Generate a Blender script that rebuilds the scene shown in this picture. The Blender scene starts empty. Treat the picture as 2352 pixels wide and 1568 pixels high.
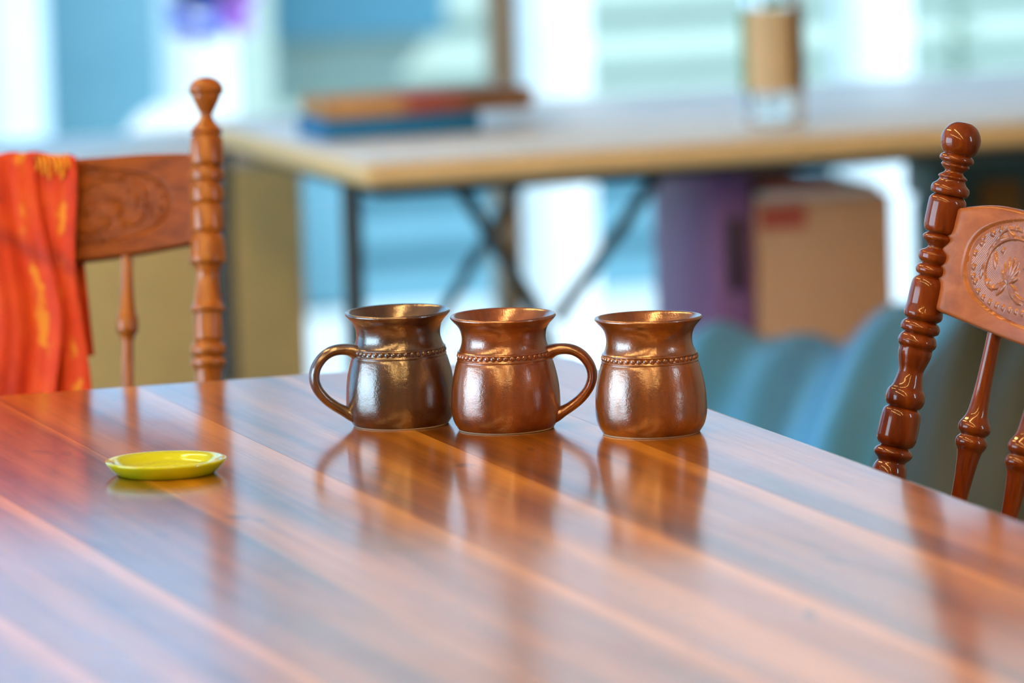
import bpy, bmesh, math, random
import numpy as np
from mathutils import Matrix, Vector

random.seed(7)
rng = np.random.default_rng(7)
sc = bpy.context.scene
C = sc.collection
R = math.radians

# ------------------------------------------------------------------ camera
FPX, PITCH, ROLL, CAMZ = 15000.0, R(7.0), R(1.8), 1.54
cam_d = bpy.data.cameras.new('camera')
cam = bpy.data.objects.new('camera', cam_d)
C.objects.link(cam)
cam_d.sensor_width = 36.0
cam_d.lens = FPX * 36.0 / 2352.0
cam_d.clip_start = 0.05
cam_d.clip_end = 200
CM = Matrix.Translation((0, 0, CAMZ)) @ Matrix.Rotation(R(90) - PITCH, 4, 'X') @ Matrix.Rotation(-ROLL, 4, 'Z')
cam.matrix_world = CM
cam_d.dof.use_dof = True
cam_d.dof.focus_distance = 5.72
cam_d.dof.aperture_fstop = cam_d.lens / 55.0
cam_d.dof.aperture_blades = 0
sc.camera = cam

sc.view_settings.view_transform = 'Standard'
sc.view_settings.look = 'None'
sc.view_settings.gamma = 1.0
sc.view_settings.use_curve_mapping = False
sc.view_settings.exposure = 0.0

TH = R(17.0)                                   # the room is turned 17 degrees to the view
E1 = Vector((math.cos(TH), math.sin(TH), 0))   # along the window wall
E2 = Vector((-math.sin(TH), math.cos(TH), 0))  # towards the window wall
def room(a, b, z=0.0): return E1 * a + E2 * b + Vector((0, 0, z))
def ray(u, v):
    return (CM.to_3x3() @ Vector(((u - 1176) / FPX, -(v - 784) / FPX, -1.0)))
def at_z(u, v, z):
    d = ray(u, v); t = (z - CAMZ) / d.z
    return Vector((0, 0, CAMZ)) + d * t
def at_b(u, v, b):                             # point on the plane b = const of the room
    d = ray(u, v); t = b / d.dot(E2)
    return Vector((0, 0, CAMZ)) + d * t
def ab(p): return p.dot(E1), p.dot(E2), p.z

# ------------------------------------------------------------------ world, sun, daylight
world = bpy.data.worlds.new('sky'); sc.world = world; world.use_nodes = True
bg = world.node_tree.nodes['Background']
bg.inputs[0].default_value = (0.27, 0.65, 1.0, 1); bg.inputs[1].default_value = 1.75
sun_d = bpy.data.lights.new('sun', 'SUN'); sun = bpy.data.objects.new('sun', sun_d); C.objects.link(sun)
sun_d.energy = 8.0; sun_d.color = (0.85, 0.95, 1.0); sun_d.angle = R(1.0)
sun.rotation_euler = (E1 * -0.66 + E2 * 0.33 + Vector((0, 0, -0.68))).to_track_quat('-Z', 'Y').to_euler()
def area(name, loc, direction, sx, sy, power, col):
    d = bpy.data.lights.new(name, 'AREA'); o = bpy.data.objects.new(name, d); C.objects.link(o)
    d.shape = 'RECTANGLE'; d.size = sx; d.size_y = sy; d.energy = power; d.color = col
    o.location = loc; o.rotation_euler = Vector(direction).to_track_quat('-Z', 'Y').to_euler()
    return o
# daylight entering by the side windows (lights stand in the window openings)
WL, WR, WB, WF, CEIL = -3.6, 4.0, 9.75, -2.2, 2.9
area('daylight_side_window', room(WL - 0.05, 5.8, 1.33), E1, 4.4, 2.5, 235, (0.62, 0.86, 1.0))
area('daylight_small_window', room(WR + 0.05, 3.0, 1.6), -E1, 0.5, 1.5, 45, (0.62, 0.86, 1.0))

# ------------------------------------------------------------------ helpers
def put(o, parent=None, **kw):
    C.objects.link(o)
    if parent is not None: o.parent = parent
    for k, v in kw.items(): o[k] = v
    return o
def empty(name, loc=(0, 0, 0), rz=0.0, **kw):
    o = bpy.data.objects.new(name, None); o.empty_display_size = 0.05
    o.location = loc; o.rotation_euler = (0, 0, rz)
    return put(o, None, **kw)
def mesh_obj(name, verts, faces, mat, parent=None, smooth=False, loc=None, rz=None, auto=None, **kw):
    me = bpy.data.meshes.new(name)
    me.from_pydata([tuple(v) for v in verts], [], [tuple(f) for f in faces]); me.validate(); me.update()
    if smooth:
        me.polygons.foreach_set('use_smooth', [True] * len(me.polygons))
        if auto: me.set_sharp_from_angle(angle=R(auto))
    if mat: me.materials.append(mat)
    o = bpy.data.objects.new(name, me)
    if loc is not None: o.location = loc
    if rz is not None: o.rotation_euler = (0, 0, rz)
    return put(o, parent, **kw)
def bm_obj(name, bm, mat, parent=None, smooth=False, auto=30, loc=None, rz=None, **kw):
    bmesh.ops.recalc_face_normals(bm, faces=bm.faces[:])
    me = bpy.data.meshes.new(name); bm.to_mesh(me); bm.free()
    if smooth:
        me.polygons.foreach_set('use_smooth', [True] * len(me.polygons))
        if auto: me.set_sharp_from_angle(angle=R(auto))
    if mat: me.materials.append(mat)
    o = bpy.data.objects.new(name, me)
    if loc is not None: o.location = loc
    if rz is not None: o.rotation_euler = (0, 0, rz)
    return put(o, parent, **kw)
def add_box(bm, x0, x1, y0, y1, z0, z1, bevel=0.0, seg=2):
    r = bmesh.ops.create_cube(bm, size=1.0)
    vs = r['verts']
    for v in vs:
        v.co.x = x0 if v.co.x < 0 else x1
        v.co.y = y0 if v.co.y < 0 else y1
        v.co.z = z0 if v.co.z < 0 else z1
    if bevel:
        es = list({e for v in vs for e in v.link_edges})
        bmesh.ops.bevel(bm, geom=es, offset=bevel, segments=seg, affect='EDGES', profile=0.5)
def box(name, dims, mat, parent=None, bevel=0.0, seg=2, **kw):
    bm = bmesh.new(); add_box(bm, *dims, bevel=bevel, seg=seg)
    return bm_obj(name, bm, mat, parent, smooth=bevel > 0, **kw)
def lathe(profile, seg=48, closed_top=True, closed_bottom=True):
    """profile: list of (r, z); returns verts, faces"""
    vs, fs, rings = [], [], []
    for r, z in profile:
        if r < 1e-6:
            rings.append([len(vs)]); vs.append((0, 0, z))
        else:
            rings.append(list(range(len(vs), len(vs) + seg)))
            vs += [(r * math.cos(2 * math.pi * k / seg), r * math.sin(2 * math.pi * k / seg), z) for k in range(seg)]
    for a, b in zip(rings, rings[1:]):
        for k in range(seg):
            k2 = (k + 1) % seg
            if len(a) == 1 and len(b) == 1: continue
            if len(a) == 1: fs.append((a[0], b[k2], b[k]))
            elif len(b) == 1: fs.append((a[k], a[k2], b[0]))
            else: fs.append((a[k], a[k2], b[k2], b[k]))
    if closed_bottom and len(rings[0]) > 1: fs.append(tuple(reversed(rings[0])))
    if closed_top and len(rings[-1]) > 1: fs.append(tuple(rings[-1]))
    return vs, fs
def smooth_profile(pts, step=0.0015, sharp=()):
    """Catmull-Rom through (r, z) points"""
    P = [np.array(p, float) for p in pts]
    out = []
    for i in range(len(P) - 1):
        p0 = P[i - 1] if i > 0 else 2 * P[0] - P[1]
        p1, p2 = P[i], P[i + 1]
        p3 = P[i + 2] if i + 2 < len(P) else 2 * P[-1] - P[-2]
        n = max(2, int(np.linalg.norm(p2 - p1) / step))
        for k in range(n):
            t = k / n
            q = 0.5 * ((2 * p1) + (-p0 + p2) * t + (2 * p0 - 5 * p1 + 4 * p2 - p3) * t * t + (-p0 + 3 * p1 - 3 * p2 + p3) * t ** 3)
            out.append((max(0.0, q[0]), q[1]))
    out.append(tuple(P[-1]))
    return out
def tube(path, radius, seg=16, section=None, caps=True):
    """sweep a circle (or section list of (u, v)) along path points"""
    P = [Vector(p) for p in path]
    n = len(P)
    vs, fs = [], []
    T = [(P[min(i + 1, n - 1)] - P[max(i - 1, 0)]).normalized() for i in range(n)]
    nrm = T[0].orthogonal().normalized()
    if isinstance(section, tuple): nrm = Vector(section[1]); sec = section[0]
    else: sec = section
    for i in range(n):
        nrm = (nrm - T[i] * nrm.dot(T[i])).normalized()
        bi = T[i].cross(nrm)
        rr = radius[i] if isinstance(radius, (list, tuple)) else radius
        if sec is None:
            ring = [P[i] + nrm * rr * math.cos(2 * math.pi * k / seg) + bi * rr * math.sin(2 * math.pi * k / seg) for k in range(seg)]
        else:
            ring = [P[i] + nrm * (u * rr) + bi * (v * rr) for u, v in sec]
        vs += ring
    m = seg if sec is None else len(sec)
    for i in range(n - 1):
        for k in range(m):
            k2 = (k + 1) % m
            fs.append((i * m + k, i * m + k2, (i + 1) * m + k2, (i + 1) * m + k))
    if caps:
        fs.append(tuple(reversed(range(m)))); fs.append(tuple(range((n - 1) * m, n * m)))
    return vs, fs
def spline(pts, n=40):
    P = [np.array(p, float) for p in pts]; out = []
    m = len(P) - 1
    for j in range(n + 1):
        x = min(j / n * m, m - 1e-9); i = int(x); t = x - i
        p0 = P[i - 1] if i > 0 else 2 * P[0] - P[1]
        p1, p2 = P[i], P[i + 1]
        p3 = P[i + 2] if i + 2 < len(P) else 2 * P[-1] - P[-2]
        out.append(0.5 * ((2 * p1) + (-p0 + p2) * t + (2 * p0 - 5 * p1 + 4 * p2 - p3) * t * t + (-p0 + 3 * p1 - 3 * p2 + p3) * t ** 3))
    return out

# ------------------------------------------------------------------ materials
class NT:
    def __init__(s, name):
        s.m = bpy.data.materials.new(name); s.m.use_nodes = True
        s.t = s.m.node_tree; s.b = s.t.nodes['Principled BSDF']
    def n(s, typ, **kw):
        nd = s.t.nodes.new(typ)
        for k, v in kw.items(): setattr(nd, k, v)
        return nd
    def l(s, a, b): s.t.links.new(a, b)
    def p(s, **kw):
        for k, v in kw.items(): s.b.inputs[k.replace('_', ' ')].default_value = v
        return s
    def coords(s, scale=(1, 1, 1), kind='Object', loc=(0, 0, 0)):
        tc = s.n('ShaderNodeTexCoord'); mp = s.n('ShaderNodeMapping')
        s.l(tc.outputs[kind], mp.inputs[0]); mp.inputs['Scale'].default_value = scale; mp.inputs['Location'].default_value = loc
        return mp.outputs[0]
    def noise(s, vec, scale, detail=4, rough=0.5, dist=0.0):
        nd = s.n('ShaderNodeTexNoise'); s.l(vec, nd.inputs['Vector'])
        nd.inputs['Scale'].default_value = scale; nd.inputs['Detail'].default_value = detail
        nd.inputs['Roughness'].default_value = rough; nd.inputs['Distortion'].default_value = dist
        return nd.outputs[0]
    def ramp(s, fac, stops, interp='LINEAR'):
        nd = s.n('ShaderNodeValToRGB'); s.l(fac, nd.inputs[0]); nd.color_ramp.interpolation = interp
        e = nd.color_ramp.elements
        while len(e) < len(stops): e.new(0.5)
        for el, (pos, col) in zip(e, stops):
            el.position = pos; el.color = tuple(col) + ((1,) if len(col) == 3 else ())
        return nd.outputs[0]
    def mix(s, fac, a, b, blend='MIX'):
        nd = s.n('ShaderNodeMix', data_type='RGBA', blend_type=blend)
        for inp, v in ((nd.inputs[0], fac), (nd.inputs[6], a), (nd.inputs[7], b)):
            if hasattr(v, 'is_linked') or hasattr(v, 'links'): s.l(v, inp)
            elif isinstance(v, (int, float)): inp.default_value = v
            else: inp.default_value = tuple(v) + ((1,) if len(v) == 3 else ())
        return nd.outputs[2]
    def math(s, op, a, b=0.0):
        nd = s.n('ShaderNodeMath', operation=op)
        for inp, v in ((nd.inputs[0], a), (nd.inputs[1], b)):
            if isinstance(v, (int, float)): inp.default_value = v
            else: s.l(v, inp)
        return nd.outputs[0]
    def bump(s, h, strength, dist=0.001, coat=False):
        nd = s.n('ShaderNodeBump'); s.l(h, nd.inputs['Height'])
        nd.inputs['Strength'].default_value = strength; nd.inputs['Distance'].default_value = dist
        s.l(nd.outputs[0], s.b.inputs['Normal'])
        if coat: s.l(nd.outputs[0], s.b.inputs['Coat Normal'])
    def col(s, o): s.l(o, s.b.inputs['Base Color']); return s

def plain(name, col, rough=0.5, noise=0.08, scale=20, **kw):
    t = NT(name); v = t.coords()
    n = t.noise(v, scale, 3)
    c = t.mix(n, tuple(max(0, x * (1 - noise)) for x in col), tuple(min(1, x * (1 + noise)) for x in col))
    t.col(c); t.p(Roughness=rough, **kw)
    return t.m

def tabletop_wood():
    t = NT('table_wood')
    tc = t.n('ShaderNodeTexCoord'); oi = t.n('ShaderNodeObjectInfo')
    sh = t.n('ShaderNodeVectorMath', operation='ADD')
    off = t.n('ShaderNodeCombineXYZ')
    t.l(t.math('MULTIPLY', oi.outputs['Random'], 37.0), off.inputs[1]); t.l(t.math('MULTIPLY', oi.outputs['Random'], 11.0), off.inputs[2])
    t.l(tc.outputs['Object'], sh.inputs[0]); t.l(off.outputs[0], sh.inputs[1])
    mp = t.n('ShaderNodeMapping'); t.l(sh.outputs[0], mp.inputs[0]); mp.inputs['Scale'].default_value = (1, 0.035, 1)
    broad = t.noise(mp.outputs[0], 22, 4, 0.5, 0.3)
    fine = t.noise(mp.outputs[0], 170, 5, 0.65, 0.3)
    c1 = t.ramp(broad, [(0.28, (0.10, 0.028, 0.003)), (0.42, (0.25, 0.084, 0.006)), (0.54, (0.36, 0.136, 0.009)), (0.70, (0.50, 0.22, 0.018))])
    c2 = t.ramp(fine, [(0.30, (0.55, 0.50, 0.46)), (0.55, (1, 1, 1)), (0.75, (1.12, 1.08, 1.04))])
    c = t.mix(0.7, c1, c2, 'MULTIPLY')
    tone = t.ramp(oi.outputs['Random'], [(0.0, (0.84, 0.78, 0.75)), (0.5, (1.0, 0.96, 0.92)), (1.0, (1.18, 1.12, 1.02))])
    c = t.mix(1.0, c, tone, 'MULTIPLY')
    # pale sapwood along one edge of the planks
    sx = t.n('ShaderNodeSeparateXYZ'); t.l(tc.outputs['Object'], sx.inputs[0])
    sw = t.math('ADD', sx.outputs[0], t.math('MULTIPLY', t.math('SUBTRACT', broad, 0.5), 0.035))
    sf = t.ramp(t.math('MULTIPLY', sw, 10), [(0.50, (0, 0, 0)), (0.66, (1.0,) * 3)])
    sf = t.math('MULTIPLY', sf, t.math('MULTIPLY', fine, 1.7))
    c = t.mix(sf, c, (0.66, 0.29, 0.04))
    # small dark knots and scratches
    mk = t.n('ShaderNodeMapping'); t.l(sh.outputs[0], mk.inputs[0]); mk.inputs['Scale'].default_value = (1, 0.35, 1)
    kn = t.noise(mk.outputs[0], 30, 2, 0.5, 0.3)
    kf = t.ramp(kn, [(0.72, (0, 0, 0)), (0.77, (1, 1, 1))])
    c = t.mix(t.math('MULTIPLY', kf, 0.8), c, (0.06, 0.018, 0.007))
    t.col(c)
    sm = t.noise(t.coords((1, 0.4, 1)), 9, 4, 0.6)
    rr = t.ramp(sm, [(0.3, (0.26,) * 3), (0.7, (0.36,) * 3)])
    t.l(rr, t.b.inputs['Roughness'])
    t.p(IOR=1.25, Coat_Weight=0.9, Coat_IOR=1.52, Coat_Roughness=0.13)
    wv = t.noise(t.coords((1, 0.5, 1)), 14, 2)
    hh = t.math('ADD', t.math('MULTIPLY', fine, 0.05), wv)
    t.bump(hh, 0.25, 0.0012, coat=True)
    return t.m

def varnished(name, dark, mid, light, rough=0.09, axis=(1, 1, 0.12), scale=60, coat=1.0):
    t = NT(name); v = t.coords(axis)
    n = t.noise(v, scale, 4, 0.6, 0.5)
    t.col(t.ramp(n, [(0.3, dark), (0.52, mid), (0.75, light)]))
    t.p(Roughness=0.4, Specular_IOR_Level=0.1, Coat_Weight=coat, Coat_Roughness=rough, Coat_IOR=1.45)
    w = t.noise(t.coords(), 45, 2)
    t.bump(w, 0.08, 0.002, coat=True)
    return t.m

def glaze(name, dark, mid, rust, lustre=0.45):
    t = NT(name); v = t.coords()
    drip = t.noise(t.coords((1, 1, 0.35)), 45, 4, 0.6)
    c = t.ramp(drip, [(0.3, dark), (0.55, mid), (0.78, rust)])
    speck = t.noise(v, 900, 2)
    c = t.mix(t.ramp(speck, [(0.62, (0, 0, 0)), (0.75, (0.7,) * 3)]), c, tuple(x * 0.5 for x in dark))
    t.col(c)
    t.p(Metallic=lustre, Roughness=0.28, Coat_Weight=1.0, Coat_Roughness=0.2, Coat_IOR=2.0)
    h = t.math('ADD', t.math('MULTIPLY', t.noise(v, 800, 2), 0.5), t.noise(v, 190, 3))
    t.bump(h, 0.35, 0.0006, coat=True)
    return t.m

M = {}
M['table'] = tabletop_wood()
M['chair_red'] = varnished('red_brown_varnished_wood', (0.085, 0.013, 0.0008), (0.16, 0.028, 0.0015), (0.24, 0.052, 0.003))
M['chair_rail'] = varnished('rail_wood', (0.22, 0.062, 0.015), (0.31, 0.095, 0.025), (0.39, 0.135, 0.04), rough=0.22, axis=(0.2, 1, 1), coat=0.6)
M['medallion'] = varnished('pressed_wood', (0.20, 0.065, 0.025), (0.29, 0.10, 0.04), (0.37, 0.14, 0.06), rough=0.14, axis=(0.4, 1, 1))
M['chair_orange'] = varnished('orange_brown_varnished_wood', (0.22, 0.06, 0.008), (0.36, 0.11, 0.013), (0.46, 0.16, 0.02), rough=0.12)
M['chair_orange_rail'] = varnished('orange_rail_wood', (0.14, 0.032, 0.004), (0.24, 0.058, 0.006), (0.32, 0.08, 0.006), rough=0.3, axis=(0.2, 1, 1), coat=0.15)
M['glaze_dark'] = glaze('dark_brown_glaze', (0.030, 0.011, 0.007), (0.072, 0.026, 0.013), (0.14, 0.048, 0.014), 0.3)
M['glaze_rust'] = glaze('rust_brown_glaze', (0.11, 0.023, 0.003), (0.25, 0.056, 0.005), (0.34, 0.090, 0.008), 0.35)
M['glaze_bronze'] = glaze('bronze_brown_glaze', (0.11, 0.027, 0.003), (0.24, 0.066, 0.006), (0.33, 0.105, 0.009), 0.35)
M['clay'] = plain('bare_cream_clay', (0.62, 0.52, 0.40), 0.8)
M['lime'] = NT('lime_glaze').p(Roughness=0.12, Base_Color=(0.62, 0.62, 0.006, 1), Coat_Weight=0.6, Coat_Roughness=0.06).m
_t = NT('lime_glaze'); M['lime'] = _t.m
_t.col(_t.mix(_t.noise(_t.coords(), 30, 2), (0.50, 0.60, 0.004), (0.56, 0.63, 0.006))); _t.p(Roughness=0.15, Coat_Weight=0.6, Coat_Roughness=0.06)
M['wall'] = plain('cream_wall_paint', (0.36, 0.29, 0.22), 0.8)
M['ceiling'] = plain('ceiling_paint', (0.45, 0.38, 0.30), 0.9)
M['floor'] = plain('dark_vinyl_floor', (0.10, 0.095, 0.08), 0.45, 0.2, 3)
M['mullion'] = plain('taupe_window_frame', (0.46, 0.36, 0.25), 0.5)
M['tan'] = plain('tan_laminate', (0.74, 0.60, 0.28), 0.6)
M['white_lam'] = plain('white_laminate', (0.86, 0.88, 0.92), 0.3)
M['tan_edge'] = plain('tan_table_edge', (0.84, 0.62, 0.31), 0.5)
M['dark_metal'] = plain('dark_grey_steel', (0.035, 0.05, 0.06), 0.4)
M['blue_card'] = plain('blue_card', (0.004, 0.17, 0.42), 0.5)
M['cardboard'] = plain('cardboard', (0.66, 0.40, 0.24), 0.8)
M['purple'] = plain('purple_cover', (0.24, 0.12, 0.32), 0.5)
M['white_paper'] = plain('white_paper', (0.82, 0.80, 0.80), 0.7)
M['red_paper'] = plain('red_paper', (0.50, 0.10, 0.07), 0.7)
M['daylit_slate'] = plain('daylit_slate_cloth', (0.08, 0.40, 0.85), 0.36, 0.12, 12, Coat_Weight=1.0, Coat_Roughness=0.32)  # grey-blue cloth with the blue window daylight put into its base colour
M['dark_cloth'] = plain('dark_olive_cloth', (0.035, 0.042, 0.032), 0.7, 0.2, 12)
M['teal_bin'] = plain('teal_plastic', (0.07, 0.17, 0.18), 0.5)
M['white_post'] = plain('white_post_paint', (0.92, 0.93, 0.93), 0.6)
M['siding'] = plain('pale_green_siding', (0.40, 0.46, 0.38), 0.7)
M['upper_reflection'] = plain('tan_reflection_tint', (0.62, 0.52, 0.44), 0.7)  # unseen top boards, tan added for what the dining table mirrors
M['blue_paint'] = plain('blue_paint', (0.10, 0.24, 0.30), 0.6)
M['base_blue'] = plain('base_blue_paint', (0.10, 0.25, 0.31), 0.7)
M['reflection_band'] = plain('lavender_reflection_tint', (0.52, 0.56, 0.64), 0.7)  # unseen boards, lavender added to tint the dining table's reflection
M['teal_paint'] = plain('deep_blue_paint', (0.06, 0.20, 0.27), 0.6)
M['ground'] = plain('pale_concrete', (0.55, 0.57, 0.56), 0.9, 0.15, 2)
M['leaf'] = plain('dark_leaf', (0.05, 0.13, 0.06), 0.5)
M['petal_purple'] = plain('purple_petal', (0.30, 0.10, 0.55), 0.6)
M['petal_blue'] = plain('blue_petal', (0.06, 0.12, 0.62), 0.6)
M['black'] = plain('black_plastic', (0.02, 0.02, 0.02), 0.4)
def glass_mat(name, tint=(0.97, 0.99, 1.0), refl=1.0):
    t = NT(name); t.t.nodes.remove(t.b)
    out = t.t.nodes['Material Output']
    tr = t.n('ShaderNodeBsdfTransparent'); tr.inputs[0].default_value = tint + (1,)
    gl = t.n('ShaderNodeBsdfGlossy'); gl.inputs['Roughness'].default_value = 0.02
    fr = t.n('ShaderNodeFresnel'); fr.inputs[0].default_value = 1.3
    mx = t.n('ShaderNodeMixShader')
    t.l(t.math('MULTIPLY', fr.outputs[0], refl), mx.inputs[0]); t.l(tr.outputs[0], mx.inputs[1]); t.l(gl.outputs[0], mx.inputs[2]); t.l(mx.outputs[0], out.inputs[0])
    return t.m
M['pane'] = glass_mat('window_glass', refl=0.6)
_t = NT('clear_jar_glass'); _t.p(Base_Color=(0.97, 1.0, 0.98, 1), Roughness=0.02, Transmission_Weight=1.0, IOR=1.45); M['jar'] = _t.m
M['label_paper'] = plain('tan_label', (0.66, 0.50, 0.30), 0.7)
M['green_strip'] = plain('green_strip', (0.16, 0.30, 0.12), 0.6)
M['brown_strip'] = plain('brown_strip', (0.26, 0.13, 0.03), 0.6)
_t = NT('warm_tube_light'); _t.p(Base_Color=(1, 0.8, 0.5, 1), Emission_Color=(1.0, 0.58, 0.19, 1), Emission_Strength=74.0); M['tube'] = _t.m

# ------------------------------------------------------------------ room shell
def slab(name, a0, a1, b0, b1, z0, z1, mat, parent=None, **kw):
    """axis-aligned box in room coordinates, object turned by TH"""
    bm = bmesh.new(); add_box(bm, a0, a1, b0, b1, z0, z1)
    return bm_obj(name, bm, mat, parent, rz=TH if parent is None else None, **kw)
slab('floor', WL - 0.2, WR + 0.2, WF - 0.2, WB + 0.1, -0.1, 0.0, M['floor'], kind='structure')
slab('ceiling', WL - 0.2, WR + 0.2, WF - 0.2, WB + 0.1, CEIL, CEIL + 0.1, M['ceiling'], kind='structure')
slab('wall_front', WL - 0.2, WR + 0.2, WF - 0.2, WF, 0, CEIL, M['wall'], kind='structure')
def wall_with_hole(name, a0, a1, hb0, hb1, hz0, hz1):
    bm = bmesh.new()
    add_box(bm, a0, a1, WF, hb0, 0, CEIL); add_box(bm, a0, a1, hb1, WB, 0, CEIL)
    add_box(bm, a0, a1, hb0, hb1, 0, hz0); add_box(bm, a0, a1, hb0, hb1, hz1, CEIL)
    return bm_obj(name, bm, M['wall'], rz=TH, kind='structure')
wall_with_hole('wall_left', WL - 0.2, WL, 3.6, 8.0, 0.06, 2.6)
wall_with_hole('wall_right', WR, WR + 0.2, 2.75, 3.25, 0.85, 2.35)
def frame(name, a0, a1, b0, b1, z0, z1, w=0.05):
    root = empty(name, room(0, 0, 0), TH, kind='structure')
    bm = bmesh.new()
    add_box(bm, a0, a1, b0, b0 + w, z0, z1); add_box(bm, a0, a1, b1 - w, b1, z0, z1)
    add_box(bm, a0, a1, b0 + w, b1 - w, z0, z0 + w); add_box(bm, a0, a1, b0 + w, b1 - w, z1 - w, z1)
    bm_obj('window_frame', bm, M['mullion'], root)
    return root
frame('window_1', WL - 0.03, WL + 0.01, 3.6, 8.0, 0.06, 2.6)
frame('window_2', WR - 0.01, WR + 0.03, 2.75, 3.25, 0.85, 2.35)
# back wall: full height glazing in bays with taupe mullions
MA = ab(at_b(1166, 150, WB))[0]
win = empty('window_3', (0, 0, 0), TH, kind='structure')
BAY, MW = 1.3, 0.034
mull = [MA + BAY * k for k in range(-3, 4) if WL + 0.1 < MA + BAY * k < WR - 0.1]
for a in mull:
    box('mullion', (a - MW / 2, a + MW / 2, WB, WB + 0.07, 0.04, 2.6), M['mullion'], win, bevel=0.003)
box('sill_rail', (WL, WR, WB, WB + 0.07, 0.0, 0.04), M['mullion'], win)
box('head_rail', (WL, WR, WB, WB + 0.07, 2.6, CEIL), M['mullion'], win)
edges = [WL] + mull + [WR]
for a0, a1 in zip(edges, edges[1:]):
    box('pane', (a0 + MW / 2, a1 - MW / 2, WB + 0.03, WB + 0.036, 0.04, 2.6), M['pane'], win)

# ------------------------------------------------------------------ outside the windows
slab('patio_ground', -9, 9, WB + 0.11, 40, -0.16, -0.06, M['ground'], kind='structure')
FB = 13.2                                      # facade of the building across the patio
fac = empty('neighbour_building', room(0, FB, 0), TH, label='pale green clapboard building across the patio behind the windows', category='building')
FX = ab(at_b(640, 200, FB))[0]
box('wall_core', (FX, 6, 0.03, 0.4, -0.06, 4.2), M['upper_reflection'], fac)
bm = bmesh.new()
vs = [(FX, 0.03, 0), (6, 0.03, 0), (6, -0.015, 0), (FX, -0.015, 0), (FX, 0.03, 0.118), (6, 0.03, 0.118), (6, 0.012, 0.118), (FX, 0.012, 0.118)]
fs = [(0, 1, 2, 3), (4, 7, 6, 5), (3, 2, 6, 7), (0, 4, 5, 1), (0, 3, 7, 4), (1, 5, 6, 2)]
first = None
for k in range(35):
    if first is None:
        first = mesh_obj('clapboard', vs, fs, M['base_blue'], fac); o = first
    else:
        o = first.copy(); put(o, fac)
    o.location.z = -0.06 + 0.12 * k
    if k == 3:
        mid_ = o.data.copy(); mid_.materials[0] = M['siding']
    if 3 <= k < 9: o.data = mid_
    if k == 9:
        band = o.data.copy(); band.materials[0] = M['reflection_band']
        upper = o.data.copy(); upper.materials[0] = M['upper_reflection']
    if k >= 9: o.data = band if k < 18 else upper  # boards above the view, coloured only to shape the tabletop reflection
def on_facade(u, v, b=FB): return ab(at_b(u, v, b))
def fac_panel(name, u0, u1, v0, v1, mat, depth=0.05, z0=None, z1=None):
    A = on_facade(u0, v1, FB - 0.02); Bq = on_facade(u1, v0, FB - 0.02)
    return box(name, (A[0], Bq[0], -0.02 - depth, 0.012, A[2] if z0 is None else z0, Bq[2] if z1 is None else z1), mat, fac, bevel=0.004)
fence = empty('board_fence', room(-0.04, FB - 0.16, 0), TH, label='low pale board fence with a blue gate beside the clapboard building', category='fence')
gA = on_facade(120, 330, FB)[0]; gB = on_facade(392, 330, FB)[0]
w_ = 0.145; xb = FX - 0.01; nb = 0; fb = None
while xb > FX - 5.2:
    c_ = xb - w_ / 2
    if not (gA - w_ / 2 < c_ < gB + w_ / 2):
        if fb is None: fb = box('fence_board', (-w_ / 2 + .004, w_ / 2 - .004, 0, 0.02, -0.06, 0.98), M['siding'], fence, bevel=0.002); o = fb
        else: o = fb.copy(); put(o, fence)
        o.location.x = c_
    xb -= w_
box('gate', (gA, gB, -0.02, 0.015, -0.04, 1.0), M['blue_paint'], fence, bevel=0.004)
for z in (0.15, 0.8): box('rail', (FX - 5.2, FX - 0.01, 0.022, 0.06, z - 0.04, z + 0.04), M['siding'], fence)
fac_panel('blue_shutter', 560, 1010, 0, 95, M['teal_paint'], z1=1.6)
fac_panel('blue_base_panel', 640, 790, 430, 760, M['blue_paint'], z0=-0.05)
# white posts standing on the patio in the sun
POSTB = 11.4
pa = [ab(at_b(u, 200, POSTB))[0] for u in (455, 1268, 2003)]
sp = (pa[2] - pa[0]) / 2
words = ['behind the left dining chair', 'beside the taupe window mullion', 'behind the label jar']
post_labels = ['white sunlit patio post outside, behind the knob of the chair with the scarf',
               'white sunlit patio post outside, right beside the taupe window mullion',
               'white sunlit patio post outside, between the jar and the red-brown chair']
for a, lb in zip(pa, post_labels):
    bm = bmesh.new(); add_box(bm, -0.058, 0.058, -0.058, 0.058, 0.04, 1.22, bevel=0.006); add_box(bm, -0.075, 0.075, -0.075, 0.075, -0.06, 0.04, bevel=0.004); add_box(bm, -0.07, 0.07, -0.07, 0.07, 1.22, 1.26, bevel=0.004)
    bm_obj('patio_post', bm, M['white_post'], None, True, loc=room(a, POSTB), rz=TH, label=lb, category='post', group='white posts on the patio')
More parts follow.
